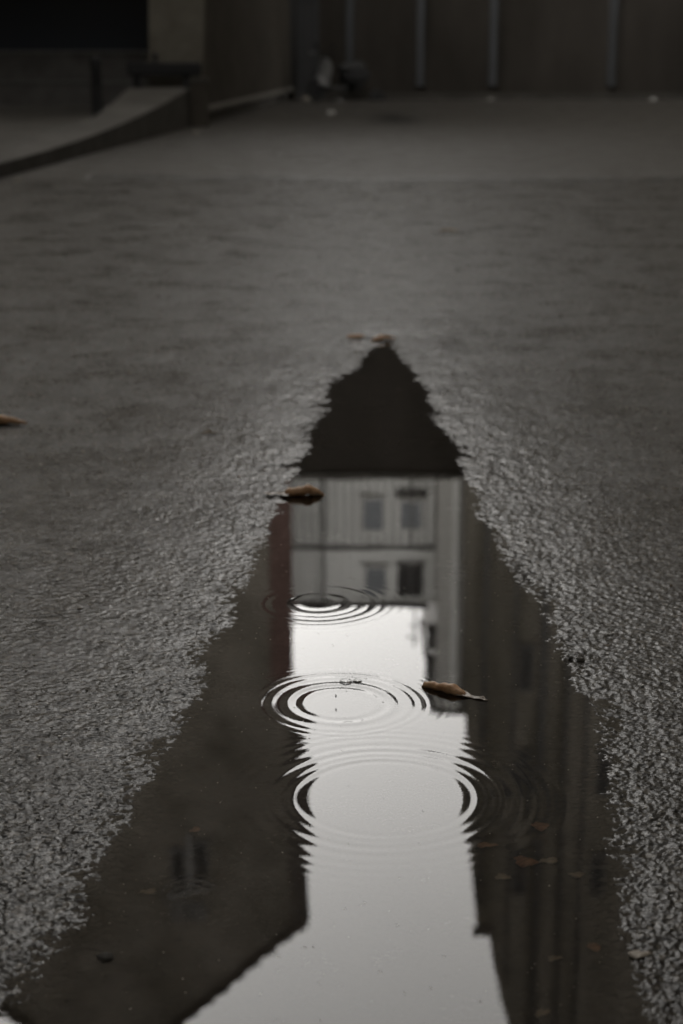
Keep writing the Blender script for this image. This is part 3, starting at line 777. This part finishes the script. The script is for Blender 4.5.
br = empty('barrier_rail', (-2.85, 28.3, 0.60)); tag(br, 'thick dark timber rail with a knob in front of the annex pillar', 'rail')
ch(MB().box(-3.44,-2.26,28.2,28.42,0.80,1.00), 'beam', M['iron'], br, 0.02)
for x in (-3.30,-2.50):
    ch(MB().box(x-.06,x+.06,28.24,28.38,0.55,0.797), 'leg', M['iron'], br)
ch(MB().lathe([(.05,0),(.035,.03),(.035,.06),(.06,.09),(.055,.13),(.01,.15)], (-3.0,28.3,1.003), 14), 'knob', M['iron'], br)

bo = empty('bollard', (-3.62, 25.9, 0.15)); tag(bo, 'black iron bollard standing on the left pavement', 'bollard')
ch(MB().lathe([(.105,0),(.105,.05),(.085,.08),(.080,.78),(.090,.80),(.090,.84),(.078,.86)], (-3.62,25.9,.15), 20), 'post', M['iron'], bo)
ch(MB().lathe([(.078,.862),(.095,.88),(.095,.91),(.06,.95),(.005,.965)], (-3.62,25.9,.15), 20), 'cap', M['iron'], bo)

# ------------------------------------------------------------------ scooter
sc = empty('motor_scooter', (-0.06, 38.8, 0.012), R(128))
tag(sc, 'parked dark scooter with pale leg shield against the far wall', 'scooter')
def wheel(y):
    q = MB().torus((0,y,.235), .185, .055, 'x').build('wheel', M['rubber'], sc)
    MB().lathe([(.13,-.035),(.135,0),(.13,.035)], (0,0,0), 20).build('rim', M['iron'], q)
    rim = q.children[0]; rim.rotation_euler = (0, R(90), 0); rim.location = (0, y, .235)
wheel(0.62); wheel(-0.60)
MB().prism_xy([(-.13,-.15),(.13,-.15),(.15,.36),(-.15,.36)], .26, .33).build('floorboard', M['seat'], sc, 0.02)
v = [(-.06,.66,.42),(.06,.66,.42),(-.24,.46,.34),(.24,.46,.34),(-.25,.40,.62),(.25,.40,.62),(-.20,.36,.84),(.20,.36,.84),(-.08,.40,.95),(.08,.40,.95),(-.05,.52,.62),(.05,.52,.62)]
f = [(0,1,3,2),(2,0,10,4),(1,3,5,11),(0,1,11,10),(10,4,6,8),(11,5,7,9),(10,11,9,8)]
q = MB().add(v, f).build('leg_shield', M['white_body'], sc, 0.0)
q.modifiers.new('solid','SOLIDIFY').thickness = 0.03
MB().tube([(0,.62,.30),(0,.46,.66),(0,.38,.98)], .028, 10).build('steering_column', M['iron'], sc)
MB().tube([(-.33,.30,1.02),(-.15,.38,1.0),(.15,.38,1.0),(.33,.30,1.02)], .018, 10).build('handlebar', M['iron'], sc)
MB().lathe([(.01,-.04),(.075,-.03),(.085,.03),(.07,.05)], (0,0,0), 18).build('headlight', M['steel'], sc)
hl = sc.children[-1]; hl.location = (0,.45,.96); hl.rotation_euler = (R(-80),0,0)
for s in (-1, 1):
    MB().tube([(s*.24,.36,1.02),(s*.30,.38,1.18)], .008, 6).box(s*.32-.05,s*.32+.05,.375,.39,1.16,1.24).build('mirror', M['iron'], sc)
MB().tube([(0,.42,.40),(0,.62,.46),(0,.80,.36)], [.05,.09,.05], 12).build('front_mudguard', M['iron'], sc)
MB().tube([(0,-.10,.50),(0,-.35,.52),(0,-.72,.56),(0,-.85,.58)], [.15,.19,.16,.06], 14).build('rear_body', M['iron'], sc)
MB().tube([(0,-.02,.70),(0,-.25,.73),(0,-.60,.76),(0,-.72,.75)], [.08,.12,.12,.05], 12).build('seat', M['seat'], sc)
MB().lathe([(.01,-.02),(.06,-.01),(.06,.02),(.03,.03)], (0,0,0), 12).build('tail_light', M['rubber'], sc)
tl = sc.children[-1]; tl.location = (0,-.86,.60); tl.rotation_euler = (R(90),0,0)
MB().tube([(.16,-.30,.25),(.18,-.60,.27),(.18,-.80,.32)], [.03,.055,.05], 12).build('exhaust', M['iron'], sc)
MB().tube([(-.10,-.05,.24),(-.20,-.10,.02)], .012, 6).build('stand', M['iron'], sc)

# ------------------------------------------------------------------ unseen houses added beside and behind the camera to shade the yard
for nm, lab, x0, x1, y0, y1, h in (
    ('shade_house', 'plain dark house added out of view to shade the near yard from the right', 5.4, 14, -14, 19, 20),
    ('shade_house', 'plain dark house added out of view to shade the yard farther down on the right', 9.0, 19, 19.1, 37, 15),
    ('shade_house', 'plain dark house added out of view to shade the near yard from the left', -16, -5.2, -14, 15.5, 20),
    ('shade_house', 'plain dark house added out of view to shade the yard farther down on the left', -18, -9.0, 15.6, 32.5, 9),
    ('shade_house', 'plain dark house added out of view to shade the yard from behind', -5.0, 5.2, -18, -9, 18)):
    e = empty(nm, ((x0+x1)/2, (y0+y1)/2, 0)); tag(e, lab, 'house')
    ch(MB().box(x0, x1, y0, y1, 0, h), 'wall', M['left_wall'], e)
    ch(MB().box(x0-.2, x1+.2, y0-.2, y1+.2, h+.003, h+.3), 'roof', M['roof'], e)

# ------------------------------------------------------------------ sky and sun
wd = bpy.data.worlds.new('World'); S.world = wd; wd.use_nodes = True
N, L = wd.node_tree.nodes, wd.node_tree.links
bg = N['Background']
sky = N.new('ShaderNodeTexSky'); sky.sky_type = 'NISHITA'; sky.sun_disc = False
SUN_EL, SUN_ROT = R(17), R(-20)
sky.sun_elevation = SUN_EL; sky.sun_rotation = SUN_ROT; sky.dust_density = 5; sky.air_density = 1.0
hs = N.new('ShaderNodeHueSaturation'); hs.inputs['Saturation'].default_value = 0.08
L.new(sky.outputs[0], hs.inputs['Color'])
mx = N.new('ShaderNodeMix'); mx.data_type = 'RGBA'; mx.inputs['Factor'].default_value = 0.78
ca = [q for q in mx.inputs if q.type == 'RGBA']
L.new(hs.outputs[0], ca[0])
tc = N.new('ShaderNodeTexCoord'); no = N.new('ShaderNodeTexNoise'); no.inputs['Scale'].default_value = 2.2; no.inputs['Detail'].default_value = 5
L.new(tc.outputs['Generated'], no.inputs['Vector'])
cr = N.new('ShaderNodeValToRGB')
cr.color_ramp.elements[0].position = 0.3; cr.color_ramp.elements[0].color = (0.84,0.81,0.765,1)
cr.color_ramp.elements[1].position = 0.7; cr.color_ramp.elements[1].color = (1.0,0.97,0.925,1)
L.new(no.outputs['Fac'], cr.inputs['Fac'])
vm = N.new('ShaderNodeVectorMath'); vm.operation = 'SCALE'; vm.inputs['Scale'].default_value = 6.0
# sky shaped for light: bright low all round, dimmed overhead to darken ground
dt = N.new('ShaderNodeVectorMath'); dt.operation = 'DOT_PRODUCT'; dt.inputs[1].default_value = (0.0, 0.0, 1.0)
L.new(tc.outputs['Generated'], dt.inputs[0])
gr = N.new('ShaderNodeMapRange'); gr.interpolation_type = 'SMOOTHSTEP'; L.new(dt.outputs['Value'], gr.inputs['Value'])
for k_, v_ in zip(('From Min','From Max','To Min','To Max'), (0.53, 0.75, 9.8, 0.9)): gr.inputs[k_].default_value = v_
L.new(gr.outputs[0], vm.inputs['Scale'])
L.new(cr.outputs['Color'], vm.inputs[0]); L.new(vm.outputs[0], ca[1])
L.new([q for q in mx.outputs if q.type == 'RGBA'][0], bg.inputs['Color'])
bg.inputs['Strength'].default_value = 0.12
sd = bpy.data.lights.new('sun', 'SUN'); sd.energy = 0.8; sd.angle = R(10); sd.color = (1.0, 0.97, 0.93)
so = bpy.data.objects.new('sun', sd); COL.objects.link(so)
dirv = Vector((math.sin(SUN_ROT)*math.cos(SUN_EL), math.cos(SUN_ROT)*math.cos(SUN_EL), math.sin(SUN_EL)))
so.rotation_euler = (-dirv).to_track_quat('-Z', 'Y').to_euler(); so.location = (0, -5, 40)

# ------------------------------------------------------------------ camera
cd = bpy.data.cameras.new('camera'); co = bpy.data.objects.new('camera', cd); COL.objects.link(co)
co.location = (0, 0, CAM_H); co.rotation_euler = (R(90-TILT), 0, 0)
cd.sensor_fit = 'VERTICAL'; cd.sensor_height = 36; cd.sensor_width = 24; cd.lens = 1700/1024*36
cd.clip_start = 0.05; cd.clip_end = 5000
cd.dof.use_dof = True; cd.dof.focus_distance = 3.55; cd.dof.aperture_fstop = 3.2
S.camera = co
S.view_settings.view_transform = 'Standard'; S.view_settings.look = 'None'
S.view_settings.exposure = 2.08; S.view_settings.gamma = 1; S.view_settings.use_curve_mapping = False
S.render.engine = 'CYCLES'
S.cycles.use_denoising = True
S.cycles.use_adaptive_sampling = False
S.cycles.filter_width = 1.6
S.cycles.max_bounces = 8; S.cycles.transparent_max_bounces = 8
